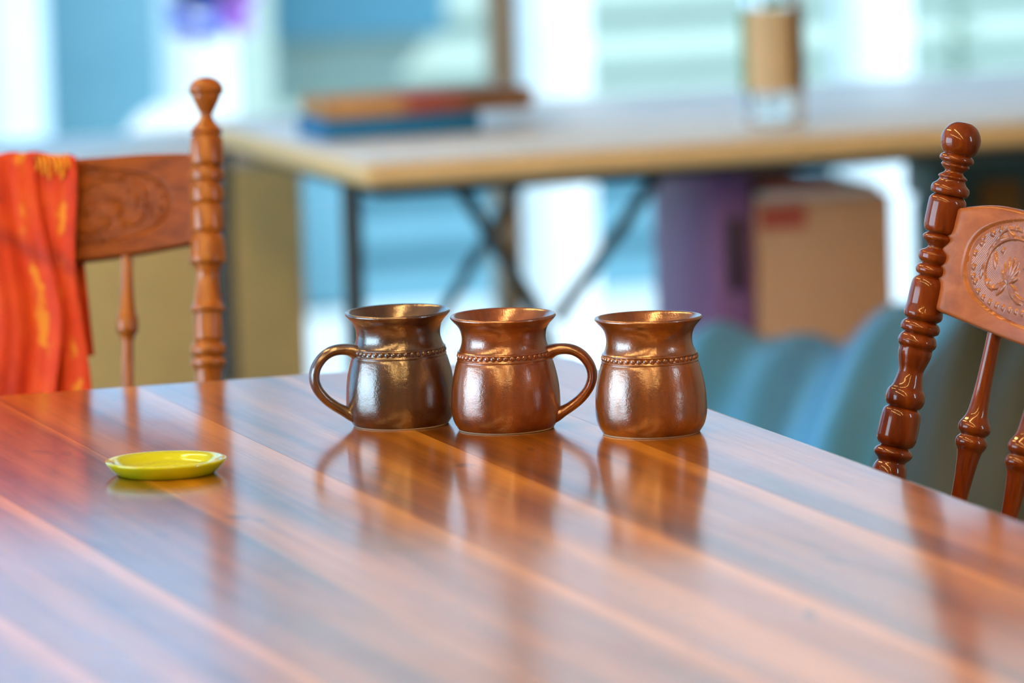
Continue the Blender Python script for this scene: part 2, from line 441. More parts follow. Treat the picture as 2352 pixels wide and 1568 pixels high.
# hanging flowers in front of the left post
fp = at_b(480, 2, POSTB - 0.35)
hb = empty('hanging_flower_basket', (fp.x, fp.y, fp.z - 0.045), TH, label='hanging basket of blue and purple flowers in front of the patio', category='flower basket')
v_, f_ = lathe([(0.0, 0.05), (0.05, 0.055), (0.075, 0.08), (0.09, 0.14), (0.085, 0.14), (0.0, 0.12)], 24)
mesh_obj('basket', v_, f_, M['black'], hb, True, auto=40)
for k in range(3):
    an = k * 2.094
    v_, f_ = tube([(0.085 * math.cos(an), 0.085 * math.sin(an), 0.14), (0, 0, 0.6)], 0.003, 6)
    mesh_obj('chain', v_, f_, M['dark_metal'], hb)
v_, f_ = tube([(0, 0, 0.6), (0, 0, CEIL - 0.2 - hb.location.z)], 0.003, 6)
mesh_obj('hook_wire', v_, f_, M['dark_metal'], hb)
def blossom(mat, x, y, z, s):
    bm = bmesh.new()
    for k in range(5):
        a = k * 1.2566
        r_ = bmesh.ops.create_uvsphere(bm, u_segments=8, v_segments=5, radius=1.0)
        for v in r_['verts']:
            v.co = Vector((v.co.x * 0.45 + 0.45, v.co.y * 0.32, v.co.z * 0.14)); v.co.rotate(Matrix.Rotation(a, 3, 'Z')); v.co = v.co * s
            v.co.rotate(Matrix.Rotation(1.0, 3, 'X')); v.co += Vector((x, y, z))
    return bm_obj('blossom', bm, mat, hb, True)
for k in range(16):
    x = -0.062 + 0.124 * (k % 8) / 7 + random.uniform(-.008, .008)
    blossom(M['petal_blue'] if x < 0.008 else M['petal_purple'], x, random.uniform(-0.05, 0.0), (0.006 if k < 8 else 0.045) + random.uniform(-.012, .012), 0.027)
# shrub at the right behind the jar end of the window
sp_ = at_b(2205, 150, 12.4)
shrub = empty('patio_shrub', (sp_.x, sp_.y, -0.06), 0, label='thin dark green shrub on the patio beyond the window', category='shrub')
v_, f_ = tube([(0, 0, 0), (0.01, 0, 0.3), (-0.01, 0, 0.62)], [0.012, 0.01, 0.005], 8); mesh_obj('stem', v_, f_, M['leaf'], shrub)
for k in range(70):
    z = random.uniform(0.1, 0.72); an = random.uniform(0, 6.28); rr = random.uniform(0.0, 0.03 + 0.05 * (0.75 - z))
    x, y = rr * math.cos(an), rr * math.sin(an); s = random.uniform(0.025, 0.04)
    dx, dy, dz = math.cos(an) * s, math.sin(an) * s, random.uniform(-0.2, 0.6) * s
    px, py = -dy * 0.35, dx * 0.35
    mesh_obj('leaf', [(x, y, z), (x + dx * .5 + px, y + dy * .5 + py, z + dz * .5 + .004), (x + dx, y + dy, z + dz), (x + dx * .5 - px, y + dy * .5 - py, z + dz * .5 + .004)], [(0, 1, 2, 3)], M['leaf'], shrub)

# ------------------------------------------------------------------ ceiling lights (warm linear fittings)
def fixture(a, b, label):
    r_ = empty('ceiling_light', room(a, b, CEIL - 0.30), TH, label=label, category='ceiling light', group='warm linear ceiling lights')
    box('housing', (-0.04, 0.04, -0.95, 0.95, 0.03, 0.07), M['white_post'], r_, bevel=0.004)
    box('diffuser', (-0.025, 0.025, -0.93, 0.93, 0.0, 0.03), M['tube'], r_, bevel=0.008)
    for s in (-0.8, 0.8):
        v_, f_ = tube([(0, s, 0.07), (0, s, 0.30)], 0.004, 8); mesh_obj('suspension_wire', v_, f_, M['dark_metal'], r_)
lab = 'suspended linear ceiling light with warm glowing diffuser'
for a, b in [(a, b) for a in (-0.3, 1.3) for b in (0.6, 2.6, 4.6)] + [(0.9, 6.9)]:
    fixture(a, b, lab)

# ------------------------------------------------------------------ dining table
TZ = 0.76
corner = at_z(1302, 816, TZ)
table = empty('dining_table', (corner.x, corner.y, 0), TH, label='long glossy reddish-brown plank dining table holding the three mugs', category='table')
TW, TL, TT = 1.02, 2.15, 0.034
widths = [0.128, 0.152, 0.145, 0.142, 0.134, 0.14, 0.146, 0.13]
x = 0.0
for i, w in enumerate(widths):
    outer = 1 if i == 0 else (-1 if i == len(widths) - 1 else 0)
    ol = []                                             # outline points with their outward direction at the free edges
    for cx, cy in ((1, 1), (-1, 1), (-1, -1), (1, -1)):
        if cx == outer:
            rc = 0.03; st = {(1, 1): 0, (-1, 1): 90, (-1, -1): 180, (1, -1): 270}[(cx, cy)]
            for k in range(9):
                an = R(st + 90 * k / 8)
                ol.append((cx * (w / 2 - rc) + rc * math.cos(an), cy * (TL / 2 - rc) + rc * math.sin(an), math.cos(an), math.sin(an)))
        else: ol.append((cx * w / 2, cy * TL / 2, 0.0, float(cy)))
    lev = [(-TT, 0.004), (-TT + 0.004, 0.0), (-0.006, 0.0), (-0.0025, 0.001), (-0.0008, 0.003), (0.0, 0.0065)]
    n_ = len(ol)
    vs = [(px_ - dx_ * ins, py_ - dy_ * ins, z_) for z_, ins in lev for px_, py_, dx_, dy_ in ol]
    fs = [(l_ * n_ + k, l_ * n_ + (k + 1) % n_, (l_ + 1) * n_ + (k + 1) % n_, (l_ + 1) * n_ + k) for l_ in range(len(lev) - 1) for k in range(n_)]
    fs += [tuple(reversed(range(n_))), tuple(range((len(lev) - 1) * n_, len(lev) * n_))]
    o = mesh_obj('plank', vs, fs, M['table'], table, True, auto=8)
    x -= w / 2
    o.location = (x, -TL / 2, TZ)
    x -= w / 2 + 0.0003
TWR = -x
box('apron', (-TWR + 0.10, -0.10, -0.105, -0.08, TZ - TT - 0.10, TZ - TT), M['chair_red'], table, bevel=0.002)
box('apron', (-TWR + 0.10, -0.10, -TL + 0.08, -TL + 0.105, TZ - TT - 0.10, TZ - TT), M['chair_red'], table, bevel=0.002)
box('apron', (-0.105, -0.08, -TL + 0.1, -0.1, TZ - TT - 0.10, TZ - TT), M['chair_red'], table, bevel=0.002)
box('apron', (-TWR + 0.08, -TWR + 0.105, -TL + 0.1, -0.1, TZ - TT - 0.10, TZ - TT), M['chair_red'], table, bevel=0.002)
legp = smooth_profile([(0.022, 0), (0.03, 0.03), (0.024, 0.08), (0.03, 0.2), (0.038, 0.36), (0.03, 0.46), (0.042, 0.50), (0.034, 0.53), (0.042, 0.56), (0.042, 0.725)], 0.01)
for lx in (-0.09, -TWR + 0.09):
    for ly in (-0.09, -TL + 0.09):
        v_, f_ = lathe(legp, 24); o = mesh_obj('leg', v_, f_, M['chair_red'], table, True, auto=50); o.location = (lx, ly, 0)

# ------------------------------------------------------------------ mugs
MUG = [(46.6, 99.7), (44.6, 97.2), (41.6, 94.0), (39.4, 90.7), (38.1, 87.0), (37.4, 82.2), (37.8, 77.5), (39.2, 73.2), (40.3, 71.2)]
BAND = [(41.3, 70.4), (41.7, 69.6), (41.2, 68.8), (41.1, 66.8), (41.4, 65.0), (42.2, 63.9), (42.3, 63.2), (42.1, 62.4)]
BODY = [(43.2, 59.5), (45.2, 52), (46.7, 45), (47.9, 37), (48.5, 29), (48.7, 21), (48.4, 16), (47.5, 11), (45.9, 6.5), (43.6, 2.8), (42.6, 1.2)]
def make_mug(name, px, py, label, mat, hang, kscale=1.0, handle=True, ovality=0.012, hpts=None):
    p = at_z(px, py, TZ)
    root = empty(name, (p.x, p.y, TZ), 0, label=label, category='mug', group='stoneware mugs on the dining table')
    k = 0.001 * kscale
    seg = 128
    top = [(44.2, 102.0), (45.6, 102.3), (46.6, 101.5), (46.9, 100.4)]
    outer = top + MUG + BAND + BODY
    inner = [(0, 6.5), (20, 6.6), (36, 8.0), (42.5, 13), (44.2, 22), (44.0, 32), (42.5, 45), (39.8, 56), (37.0, 66), (34.6, 74), (33.4, 82), (34.6, 89), (37.6, 94.2), (40.8, 98.3), (42.8, 100.8), (44.2, 102.0)]
    prof = smooth_profile([(r * k, z * k) for r, z in inner], 0.0012)[:-1] + smooth_profile([(r * k, z * k) for r, z in outer], 0.0008) + [(41.5 * k, 1.0 * k), (0.0, 1.0 * k)]
    v_, f_ = lathe(prof, seg)
    ph = random.uniform(0, 6.28)
    V = []
    for (x, y, z) in v_:
        a = math.atan2(y, x)
        s = 1 + ovality * math.sin(2 * a + ph) * 0.6 + 0.004 * math.sin(3 * a + ph * 2 + z * 40)
        V.append((x * s, y * s, z + 0.0006 * math.sin(a + ph) * (z / 0.1)))
    body = mesh_obj('body', V, f_, mat, root, True, auto=60)
    # moulded band of beads
    n = 45; bm = bmesh.new(); rb = 41.05 * k; zb = 66.9 * k
    for i in range(n):
        a = 2 * math.pi * i / n
        s = 1 + ovality * math.sin(2 * a + ph) * 0.6 + 0.004 * math.sin(3 * a + ph * 2 + zb * 40)
        rs = 0.0023 + random.uniform(-0.0001, 0.0002)
        q = bmesh.ops.create_uvsphere(bm, u_segments=12, v_segments=8, radius=rs)
        M4 = Matrix.Translation((rb * s * math.cos(a), rb * s * math.sin(a), zb)) @ Matrix.Rotation(a, 4, 'Z') @ Matrix.Diagonal((0.6, 1.05, 1.0, 1))
        bmesh.ops.transform(bm, matrix=M4, verts=q['verts'])
    bm_obj('bead_band', bm, mat, body, True, auto=80)
    v_, f_ = lathe([(0.0, 0.0), (41.4 * k, 0.0), (42.3 * k, 0.4 * k), (42.5 * k, 1.0 * k), (41.8 * k, 1.4 * k), (0, 1.4 * k)], 96)
    mesh_obj('foot_ring', v_, f_, M['clay'], body, True, auto=50, label='bare cream clay foot')
    # handle in local XZ plane pointing +X, then turned
    pts = hpts or [(38.5, 67.5), (46, 70.0), (55, 70.5), (63.5, 68.4), (71, 63), (76.5, 54.5), (78.0, 45), (75.0, 35.5), (68, 26.5), (60, 20.0), (52.5, 15.4), (46, 12), (39.5, 10.5)]
    path = [Vector((q[0] * k, 0, q[1] * k)) for q in spline(pts, 48)]
    m = len(path)
    rad = []
    for i in range(m):
        t = i / (m - 1)
        rad.append(1.0 + 0.35 * math.exp(-(t / 0.07) ** 2) + 0.55 * math.exp(-((1 - t) / 0.10) ** 2) - 0.12 * math.sin(math.pi * t))
    sec = []
    for i in range(28):
        a = 2 * math.pi * i / 28
        u = 5.3 * k * math.cos(a); vv = 7.8 * k * math.sin(a)
        if math.cos(a) > 0: u -= 1.5 * k * math.exp(-(vv / (2.2 * k)) ** 2)       # groove down the outside of the strap
        sec.append((u, vv))
    v_, f_ = tube(path, rad, section=(sec, (-0.2, 0, 1)))
    h = mesh_obj('handle', v_, f_, mat, root, True, auto=70)
    h.rotation_euler.z = hang
    return root
make_mug('stoneware_mug', 922, 974, 'dark brown glazed mug with its handle on the side away from the other mugs', M['glaze_dark'], R(180 + 14), 1.0)
make_mug('stoneware_mug', 1163.5, 983.5, 'rust brown glazed mug standing in the middle, handle touching the next mug', M['glaze_rust'], R(-6), 0.995)
make_mug('stoneware_mug', 1497, 993, 'bronze brown glazed mug with no handle showing, next to the table edge', M['glaze_bronze'], R(92), 1.005)

# ------------------------------------------------------------------ lime saucer
pp = at_z(382, 1087, TZ)
v_, f_ = lathe([(0.0, 0.0015), (0.036, 0.0015), (0.038, 0.0), (0.0405, 0.0), (0.0425, 0.0012)] +
               smooth_profile([(0.0425, 0.0012), (0.0465, 0.0045), (0.0500, 0.0085), (0.0516, 0.0112), (0.0512, 0.0126), (0.0490, 0.0126), (0.0440, 0.0112), (0.0405, 0.0088), (0.0365, 0.0060), (0.030, 0.0046), (0.015, 0.0042), (0.0, 0.0042)], 0.0012), 96)
mesh_obj('saucer', v_, f_, M['lime'], None, True, auto=60, loc=(pp.x, pp.y, TZ), label='small round lime yellow glazed saucer lying on the dining table', category='saucer')

# ------------------------------------------------------------------ dining chairs (pressed back)
W, SAG, PHI, SEATZ, POSTY = 0.42, 0.045, R(14.5), 0.45, 0.19
L = (1.02 - SEATZ) / math.cos(PHI)
def Bf(x, yb, l, phi=PHI):
    return (x, POSTY + l * math.sin(phi) + yb * math.cos(phi), SEATZ + l * math.cos(phi) - yb * math.sin(phi))
def sag(x): return SAG * (1 - (x / (W / 2)) ** 2)
mm = 0.381e-3
def post_profile_right():
    q = []
    A3 = [(87, 0), (100, 62), (130, 113), (180, 149), (235, 160), (290, 148), (325, 126), (342, 118), (352, 126), (372, 138), (392, 134), (402, 116), (412, 114), (425, 116), (445, 100), (468, 78), (488, 82), (508, 112), (520, 116), (535, 112), (565, 122), (585, 148), (615, 155), (645, 145), (655, 122), (664, 128), (690, 148), (740, 151), (860, 150), (900, 146), (935, 130), (948, 108), (958, 116), (975, 136), (992, 134), (1010, 118), (1030, 96), (1055, 82), (1075, 96), (1095, 132), (1115, 138), (1150, 134), (1172, 112), (1185, 104), (1200, 124), (1230, 138), (1258, 128), (1275, 106), (1285, 112), (1320, 140), (1400, 147), (1500, 147)]
    for y, hw in A3: q.append(((250 + y / 3.337 - 278) * 1.024 * mm, hw / 3.337 * 0.974 * mm))
    A4 = [(60, 147), (90, 136), (108, 122), (120, 132), (150, 147), (185, 140), (200, 124), (215, 130), (255, 147), (285, 140), (302, 126), (330, 126), (360, 124), (410, 109), (470, 101), (540, 104), (590, 118), (615, 138), (655, 148), (695, 143), (725, 126), (735, 118), (750, 132), (785, 146), (900, 151), (970, 147), (1005, 126), (1018, 112), (1030, 126), (1058, 146), (1085, 138), (1105, 118), (1125, 112), (1160, 122), (1220, 132), (1300, 128), (1420, 118), (1560, 124), (1700, 130)]
    for y, hw in A4: q.append(((700 + y / 3.135 - 278) * 1.024 * mm, hw / 3.135 * 0.974 * mm))
    q = [(max(t, 0), r) for t, r in q if t < L - 0.02] + [(L + 0.02, 0.0155)]
    return q
def post_profile_left():
    s = 0.43e-3 / 2.036
    A5 = [(50, 0), (52, 24), (59, 46), (70, 62), (86, 75), (104, 82), (120, 81), (132, 74), (140, 65), (150, 65), (175, 54), (205, 40), (228, 31), (250, 34), (272, 50), (290, 66), (306, 74), (318, 76), (328, 68), (342, 76), (400, 80), (465, 78), (476, 68), (486, 78), (510, 82), (540, 80), (548, 70), (562, 70), (572, 80), (610, 82), (645, 79), (654, 70), (668, 77), (770, 78), (800, 70), (815, 78), (880, 84), (930, 86), (942, 70), (958, 64), (1000, 60), (1080, 62), (1125, 68), (1140, 80), (1160, 80), (1172, 66), (1200, 66), (1290, 68), (1304, 62), (1318, 78), (1360, 82), (1374, 66), (1388, 80), (1420, 80), (1440, 66), (1560, 60), (1700, 66)]
    q = [((y - 50) * s, hw * s) for y, hw in A5]
    return [(t, r) for t, r in q if t < L - 0.02] + [(L + 0.02, 0.0155)]
def groove(profile):
    out = list(profile)
    for i in range(1, len(profile) - 1):
        if profile[i][1] < profile[i - 1][1] and profile[i][1] < profile[i + 1][1]:
            out[i] = (profile[i][0], profile[i][1] * 0.92)
    return out
def lathe_B(profile, x, yb, seg=40, phi=PHI, dense=True):
    """profile: (distance from top, radius) along the leaning axis"""
    pr = profile
    if dense:
        pr = [(z, r) for r, z in smooth_profile([(r, t) for t, r in profile], 0.0012)]
    v_, f_ = lathe([(r, t) for t, r in pr], seg)
    return [Bf(x + a, yb + b, L - t, phi) for a, b, t in v_], f_
CROWN = 0.026
RBACK = 0.0
def rail_top(x):
    s = 1 - abs(x) / (W / 2)
    return L - 0.078 + CROWN * (math.sin(min(1, s * 2.6) * math.pi / 2) - 0.3 * s)
def rail_bot(x):
    s = 1 - abs(x) / (W / 2)
    return L - 0.165 - 0.014 * math.sin(min(1, s * 1.1) * math.pi / 2)
MX, MZc, MH = 0.172, L - 0.1165, 0.0475             # medallion half width, centre, half height
def med_r(x, l):                                    # superellipse radius of the medallion
    return (np.abs(x / MX) ** 3.2 + np.abs((l - MZc) / MH) ** 2.6) ** (1 / 2.9)
def rail_mesh():
    nx, nl = 360, 80
    xs = np.linspace(-W / 2, W / 2, nx + 1)
    vs, fs = [], []
    for side in (0, 1):
        for i, x in enumerate(xs):
            t0, t1 = rail_bot(x), rail_top(x)
            for j in range(nl + 1):
                v = j / nl; l = t0 + (t1 - t0) * v
                e = min(v, 1 - v) * (t1 - t0)
                rnd = 0.004 * (1 - math.sqrt(max(0, 1 - max(0, 1 - e / 0.004) ** 2)))
                d = -0.009 + rnd
                if side == 0:
                    m = float(med_r(x, l))
                    d += 0.0022 * (1 / (1 + math.exp(min(60, (m - 1.0) * 350))))         # sunk field
                    d += 0.0014 * math.exp(-((m - 1.0) / 0.010) ** 2)         # groove around it
                y = sag(x) + RBACK + (d if side == 0 else -d)
                vs.append(Bf(x, y, l))
    N = (nx + 1) * (nl + 1)
    g = lambda s, i, j: s * N + i * (nl + 1) + j
    for i in range(nx):
        for j in range(nl):
            fs.append((g(0, i, j), g(0, i, j + 1), g(0, i + 1, j + 1), g(0, i + 1, j)))
            fs.append((g(1, i, j), g(1, i + 1, j), g(1, i + 1, j + 1), g(1, i, j + 1)))
        fs.append((g(0, i, 0), g(0, i + 1, 0), g(1, i + 1, 0), g(1, i, 0)))
        fs.append((g(0, i, nl), g(1, i, nl), g(1, i + 1, nl), g(0, i + 1, nl)))
    return vs, fs
def medallion_mesh():
    """pressed relief of flower, stems, leaves and berries as a height field on the sunk field of the rail"""
    nx, nl = 620, 170
    xs = np.linspace(-MX, MX, nx + 1); ls = np.linspace(MZc - MH, MZc + MH, nl + 1)
    X, Lg = np.meshgrid(xs, ls, indexing='ij')
    m = med_r(X, Lg)
    x = np.abs(X) * 1000; z = (Lg - MZc) * 1000       # mm, mirrored about the middle
    H = np.zeros_like(x)
    H += 0.22 * (0.5 + 0.5 * np.sin((x * 0.75 + z * 0.55) * 2 * np.pi / 1.7)) # hatched ground
    def blob(cx, cz, a, b, ang, h, p=2.0):
        nonlocal H
        c, s = math.cos(R(ang)), math.sin(R(ang))
        u = ((x - cx) * c + (z - cz) * s) / a; v = (-(x - cx) * s + (z - cz) * c) / b
        q = 1 - (np.abs(u) ** p + np.abs(v) ** p)
        H = np.maximum(H, h * np.clip(q, 0, 1) ** 0.5)
    def stroke(pts, w, h, n=60):
        nonlocal H
        D = np.full_like(x, 1e9)
        for q in spline(pts, n): D = np.minimum(D, (x - q[0]) ** 2 + (z - q[1]) ** 2)
        H = np.maximum(H, h * np.clip(1 - D / (w * w), 0, 1) ** 0.5)
    # flower: fan of petals with long ridges
    fx, fz = 112, -14
    for ang, ln in ((150, 15), (130, 19), (112, 22), (95, 23), (78, 22), (60, 19), (40, 15)):
        c, s = math.cos(R(ang)), math.sin(R(ang))
        blob(fx + c * ln * .55, fz + s * ln * .55, ln * .55, 2.4, ang, 1.5)
    for ang in (200, 225, 315, 340):
        c, s = math.cos(R(ang)), math.sin(R(ang))
        blob(fx + c * 10, fz + s * 7, 9, 3.0, ang, 1.3)
    # wreath of stems around the flower
    stroke([(fx + 4, fz - 3), (fx + 24, fz - 6), (fx + 34, fz + 6), (fx + 30, fz + 26), (fx + 12, fz + 38), (fx - 12, fz + 40), (fx - 32, fz + 30)], 1.3, 1.3, 90)
    stroke([(fx + 30, fz + 30), (fx + 20, fz + 44), (fx, fz + 48), (fx - 24, fz + 44)], 1.1, 1.1)
    stroke([(fx - 8, fz - 4), (fx - 30, fz - 10), (fx - 50, fz + 2), (fx - 66, fz + 24), (fx - 90, fz + 30)], 1.3, 1.3, 90)
    stroke([(fx - 30, fz - 10), (fx - 46, fz - 18), (fx - 66, fz - 14), (fx - 84, fz + 4)], 1.2, 1.1)
    # leaves along the stems
    for cx, cz, a, b, g in ((136, 4, 8, 3.2, 70), (144, 12, 7, 2.8, 120), (134, 22, 8, 3, 150), (120, 28, 8, 3, 20), (100, 32, 8, 3, -20), (84, 22, 8, 3.2, 60), (150, -8, 7, 2.6, 95), (92, -26, 8, 2.8, 190),
                            (62, -6, 9, 3.2, 35), (52, 8, 8, 3, 110), (40, 18, 9, 3, 10), (44, -22, 8, 2.6, 160), (26, -8, 9, 3.2, 80), (14, 8, 10, 3.4, 100), (6, -20, 10, 3.4, 90), (22, 26, 8, 2.8, -10), (70, 32, 8, 3, 160)):
        blob(cx, cz, a, b, g, 1.25)
        blob(cx, cz, a * .9, .5, g, 1.5)
    # berries (small lozenges) filling the border
    bx = []
    for k in range(13):
        t = k / 12
        bx.append((40 + 122 * t, -35 + 14 * t ** 6)); bx.append((30 + 128 * t, 36 - 16 * t ** 6))
    bx += [(156, -18), (162, -6), (164, 6), (158, 16), (150, -26), (140, -16), (132, -20), (146, 26), (128, 14), (92, 4), (86, -6), (78, 4), (72, -22), (98, 22), (36, 2), (160, -14), (10, 32), (18, -34)]
    for cx, cz in bx: blob(cx, cz, 3.3, 3.5, 45 + (cx * 7) % 30, 1.35, 1.15)
    H = np.where(m > 0.965, 0.05, H)
    d = -0.009 + 0.0022 - 0.0002 - H * 0.0014
    d = np.where(m > 0.992, -0.009 + 0.0029, d)
    sg = SAG * (1 - (X / (W / 2)) ** 2)
    yb = sg + d + RBACK
    px = X; py = POSTY + Lg * math.sin(PHI) + yb * math.cos(PHI); pz = SEATZ + Lg * math.cos(PHI) - yb * math.sin(PHI)
    V = np.stack([px, py, pz], -1).reshape(-1, 3)
    keep = (m <= 1.0)
    i, j = np.meshgrid(np.arange(nx), np.arange(nl), indexing='ij')
    ok = keep[:-1, :-1] & keep[1:, :-1] & keep[:-1, 1:] & keep[1:, 1:]
    i, j = i[ok], j[ok]; q = nl + 1
    F = np.stack([i * q + j, i * q + j + 1, (i + 1) * q + j + 1, (i + 1) * q + j], -1)
    used = np.unique(F); remap = -np.ones(len(V), int); remap[used] = np.arange(len(used))
    return V[used].tolist(), remap[F].tolist()
def spindle_profile(kind):
    s = mm
    if kind == 'double':
        # y in crop px from rail bottom (170) downwards
        A = [(60, 52), (170, 54), (400, 56), (560, 60), (680, 68), (760, 80), (800, 100), (825, 116), (855, 122), (885, 112), (902, 94), (912, 94), (930, 112), (958, 119), (985, 112), (1008, 98), (1030, 90), (1090, 80), (1250, 66), (1400, 62), (1600, 62), (1760, 66)]
        q = [((y - 170) / 3.135 * 1.03 * mm, hw / 3.135 * 0.974 * mm) for y, hw in A]
        off = 0.170
    else:
        A = [(840, 28), (870, 28), (960, 29), (1050, 32), (1110, 37), (1150, 42), (1170, 50), (1200, 52), (1232, 50), (1245, 40), (1265, 32), (1300, 28), (1440, 28), (1600, 30), (1720, 30)]
        q = [((y - 870) / 2.036 * 0.43e-3, hw / 2.036 * 0.43e-3) for y, hw in A]
        off = 0.172
    return off, q
def make_chair(label, kind, mats, rz, knob_px, knob_side):
    global CROWN, MZc, MH, RBACK
    RBACK = 0.007 if kind == 'double' else 0.0
    wood, railm, medm = mats
    CROWN, MZc, MH = (0.016, L - 0.1155, 0.0475) if kind == 'double' else (0.006, L - 0.1225, 0.040)
    RAIL = rail_mesh(); MED = medallion_mesh()
    prof = post_profile_right() if kind == 'double' else post_profile_left()
    root = empty('dining_chair', (0, 0, 0), rz, label=label, category='chair', group='pressed-back dining chairs')
    for s in (-1, 1):
        v_, f_ = lathe_B(groove(prof), s * W / 2, 0.0, 48)
        mesh_obj('back_post', v_, f_, wood, root, True, auto=75)
    rail = mesh_obj('crest_rail', RAIL[0], RAIL[1], railm, root, True, auto=50)
    mesh_obj('carved_medallion', MED[0], MED[1], medm, rail, True)
    off, sp = spindle_profile(kind)
    for xs in (-0.126, -0.042, 0.042, 0.126):
        o_ = L - rail_bot(xs)
        q = [(t + o_ - 0.002, r) for t, r in sp if t + o_ < L + 0.01] + [(L + 0.012, sp[-1][1])]
        v_, f_ = lathe_B(q, xs, sag(xs) + RBACK, 28)
        mesh_obj('spindle', v_, f_, wood, root, True, auto=75)
    # seat: saddled slab with rounded outline
    n = 48; ring = []
    for k in range(n):
        a = 2 * math.pi * k / n; c, s_ = math.cos(a), math.sin(a)
        e = 2 / 3.4
        X_ = 0.225 * math.copysign(abs(c) ** e, c); Y_ = 0.02 + 0.225 * math.copysign(abs(s_) ** e, s_)
        if Y_ < 0: X_ *= 1.0 + 0.04 * (-Y_ / 0.2)
        ring.append((X_, Y_))
    vs, fs = [], []
    lev = [(0.94, SEATZ - 0.034), (1.0, SEATZ - 0.026), (1.0, SEATZ - 0.008), (0.97, SEATZ), (0.8, SEATZ - 0.001), (0.45, SEATZ - 0.008), (0.1, SEATZ - 0.010)]
    for sc_, z in lev:
        vs += [(X_ * sc_, 0.02 + (Y_ - 0.02) * sc_, z) for X_, Y_ in ring]
    for i in range(len(lev) - 1):
        for k in range(n):
            fs.append((i * n + k, i * n + (k + 1) % n, (i + 1) * n + (k + 1) % n, (i + 1) * n + k))
    fs.append(tuple(reversed(range(n)))); fs.append(tuple(range((len(lev) - 1) * n, len(lev) * n)))
    # rear corners reach under the posts and the sagged spindles
    vs = [(x, y + (0.045 * max(0, y / 0.2)), z) for x, y, z in vs]
    mesh_obj('seat', vs, fs, wood, root, True, auto=50)
    lp = smooth_profile([(0.013, 0.0), (0.018, 0.03), (0.015, 0.06), (0.02, 0.16), (0.023, 0.26), (0.017, 0.30), (0.024, 0.325), (0.018, 0.35), (0.02, SEATZ - 0.028)], 0.008)
    for sx in (-1, 1):
        for yt, yb_ in ((-0.15, -0.20), (0.19, 0.25)):
            v_, f_ = lathe(lp, 20)
            Hh = SEATZ - 0.028
            v_ = [(x + sx * (0.205 - 0.035 * z / Hh), y + yb_ + (yt - yb_) * z / Hh, z) for x, y, z in v_]
            mesh_obj('leg', v_, f_, wood, root, True, auto=50)
        z = 0.17; t = z / (SEATZ - 0.028)
        v_, f_ = tube([(sx * (0.205 - .035 * t), -0.20 + .05 * t, z), (sx * (0.205 - .035 * t), 0.03, z), (sx * (0.205 - .035 * t), 0.25 - .06 * t, z)], [0.008, 0.013, 0.008], 14)
        mesh_obj('stretcher', v_, f_, wood, root, True, auto=60)
    for y0 in (-0.185, ):
        v_, f_ = tube([(-0.188, y0, 0.22), (0, y0, 0.22), (0.188, y0, 0.22)], [0.008, 0.014, 0.008], 14)
        mesh_obj('stretcher', v_, f_, wood, root, True, auto=60)
    K = at_z(knob_px[0], knob_px[1], 1.02)
    kl = Matrix.Rotation(rz, 3, 'Z') @ Vector(Bf(knob_side * W / 2, 0, L))
    root.location = (K.x - kl.x, K.y - kl.y, 0)
    return root
chair_r = make_chair('red-brown pressed-back dining chair beside the long edge of the plank table', 'double', (M['chair_red'], M['chair_rail'], M['medallion']), TH - R(90), (2216, 281), -1)
chair_l = make_chair('orange-brown pressed-back dining chair with a scarf over its back, at the end of the table', 'single', (M['chair_orange'], M['chair_orange_rail'], M['chair_orange_rail']), R(-3.5), (473, 177), 1)

# ------------------------------------------------------------------ orange scarf over the back of the left chair
def scarf_mat():
    t = NT('orange_scarf_cloth')
    uv = t.n('ShaderNodeUVMap'); sep = t.n('ShaderNodeSeparateXYZ'); t.l(uv.outputs[0], sep.inputs[0])
    v = t.coords((1, 1, 0.6))
    n = t.noise(v, 22, 4, 0.6)
    c = t.ramp(n, [(0.28, (0.40, 0.018, 0.002)), (0.5, (0.60, 0.040, 0.002)), (0.72, (0.70, 0.085, 0.004))])
    # gold printed border and soft dark plaid lines
    bn = t.math('ADD', sep.outputs[0], t.math('MULTIPLY', t.noise(v, 60, 3), 0.16))
    bf = t.ramp(bn, [(0.93, (0, 0, 0)), (0.96, (1, 1, 1)), (1.01, (1, 1, 1)), (1.03, (0, 0, 0))])
    gp = t.ramp(t.noise(v, 38, 3), [(0.46, (0, 0, 0)), (0.56, (1, 1, 1))])
    c = t.mix(t.math('MULTIPLY', bf, gp), c, (0.72, 0.25, 0.01))
    pn = t.math('FRACT', t.math('MULTIPLY', t.math('ADD', sep.outputs[1], t.math('MULTIPLY', sep.outputs[0], 0.18)), 2.6))
    pf = t.ramp(pn, [(0.44, (0, 0, 0)), (0.5, (0.75,) * 3), (0.56, (0, 0, 0))])
    c = t.mix(pf, c, (0.30, 0.02, 0.01))
    t.col(c)
    t.p(Roughness=0.75, Sheen_Weight=0.15, Sheen_Roughness=0.4)
    w = t.n('ShaderNodeTexNoise'); t.l(t.coords(), w.inputs[0]); w.inputs['Scale'].default_value = 500
    t.bump(w.outputs[0], 0.3, 0.0006)
    return t.m
M['scarf'] = scarf_mat()
scarf = empty('scarf', (0, 0, 0), 0, label='orange and red woven scarf draped over the chair back', category='scarf')
scarf.matrix_world = Matrix.Translation(chair_l.location) @ Matrix.Rotation(chair_l.rotation_euler.z, 4, 'Z')
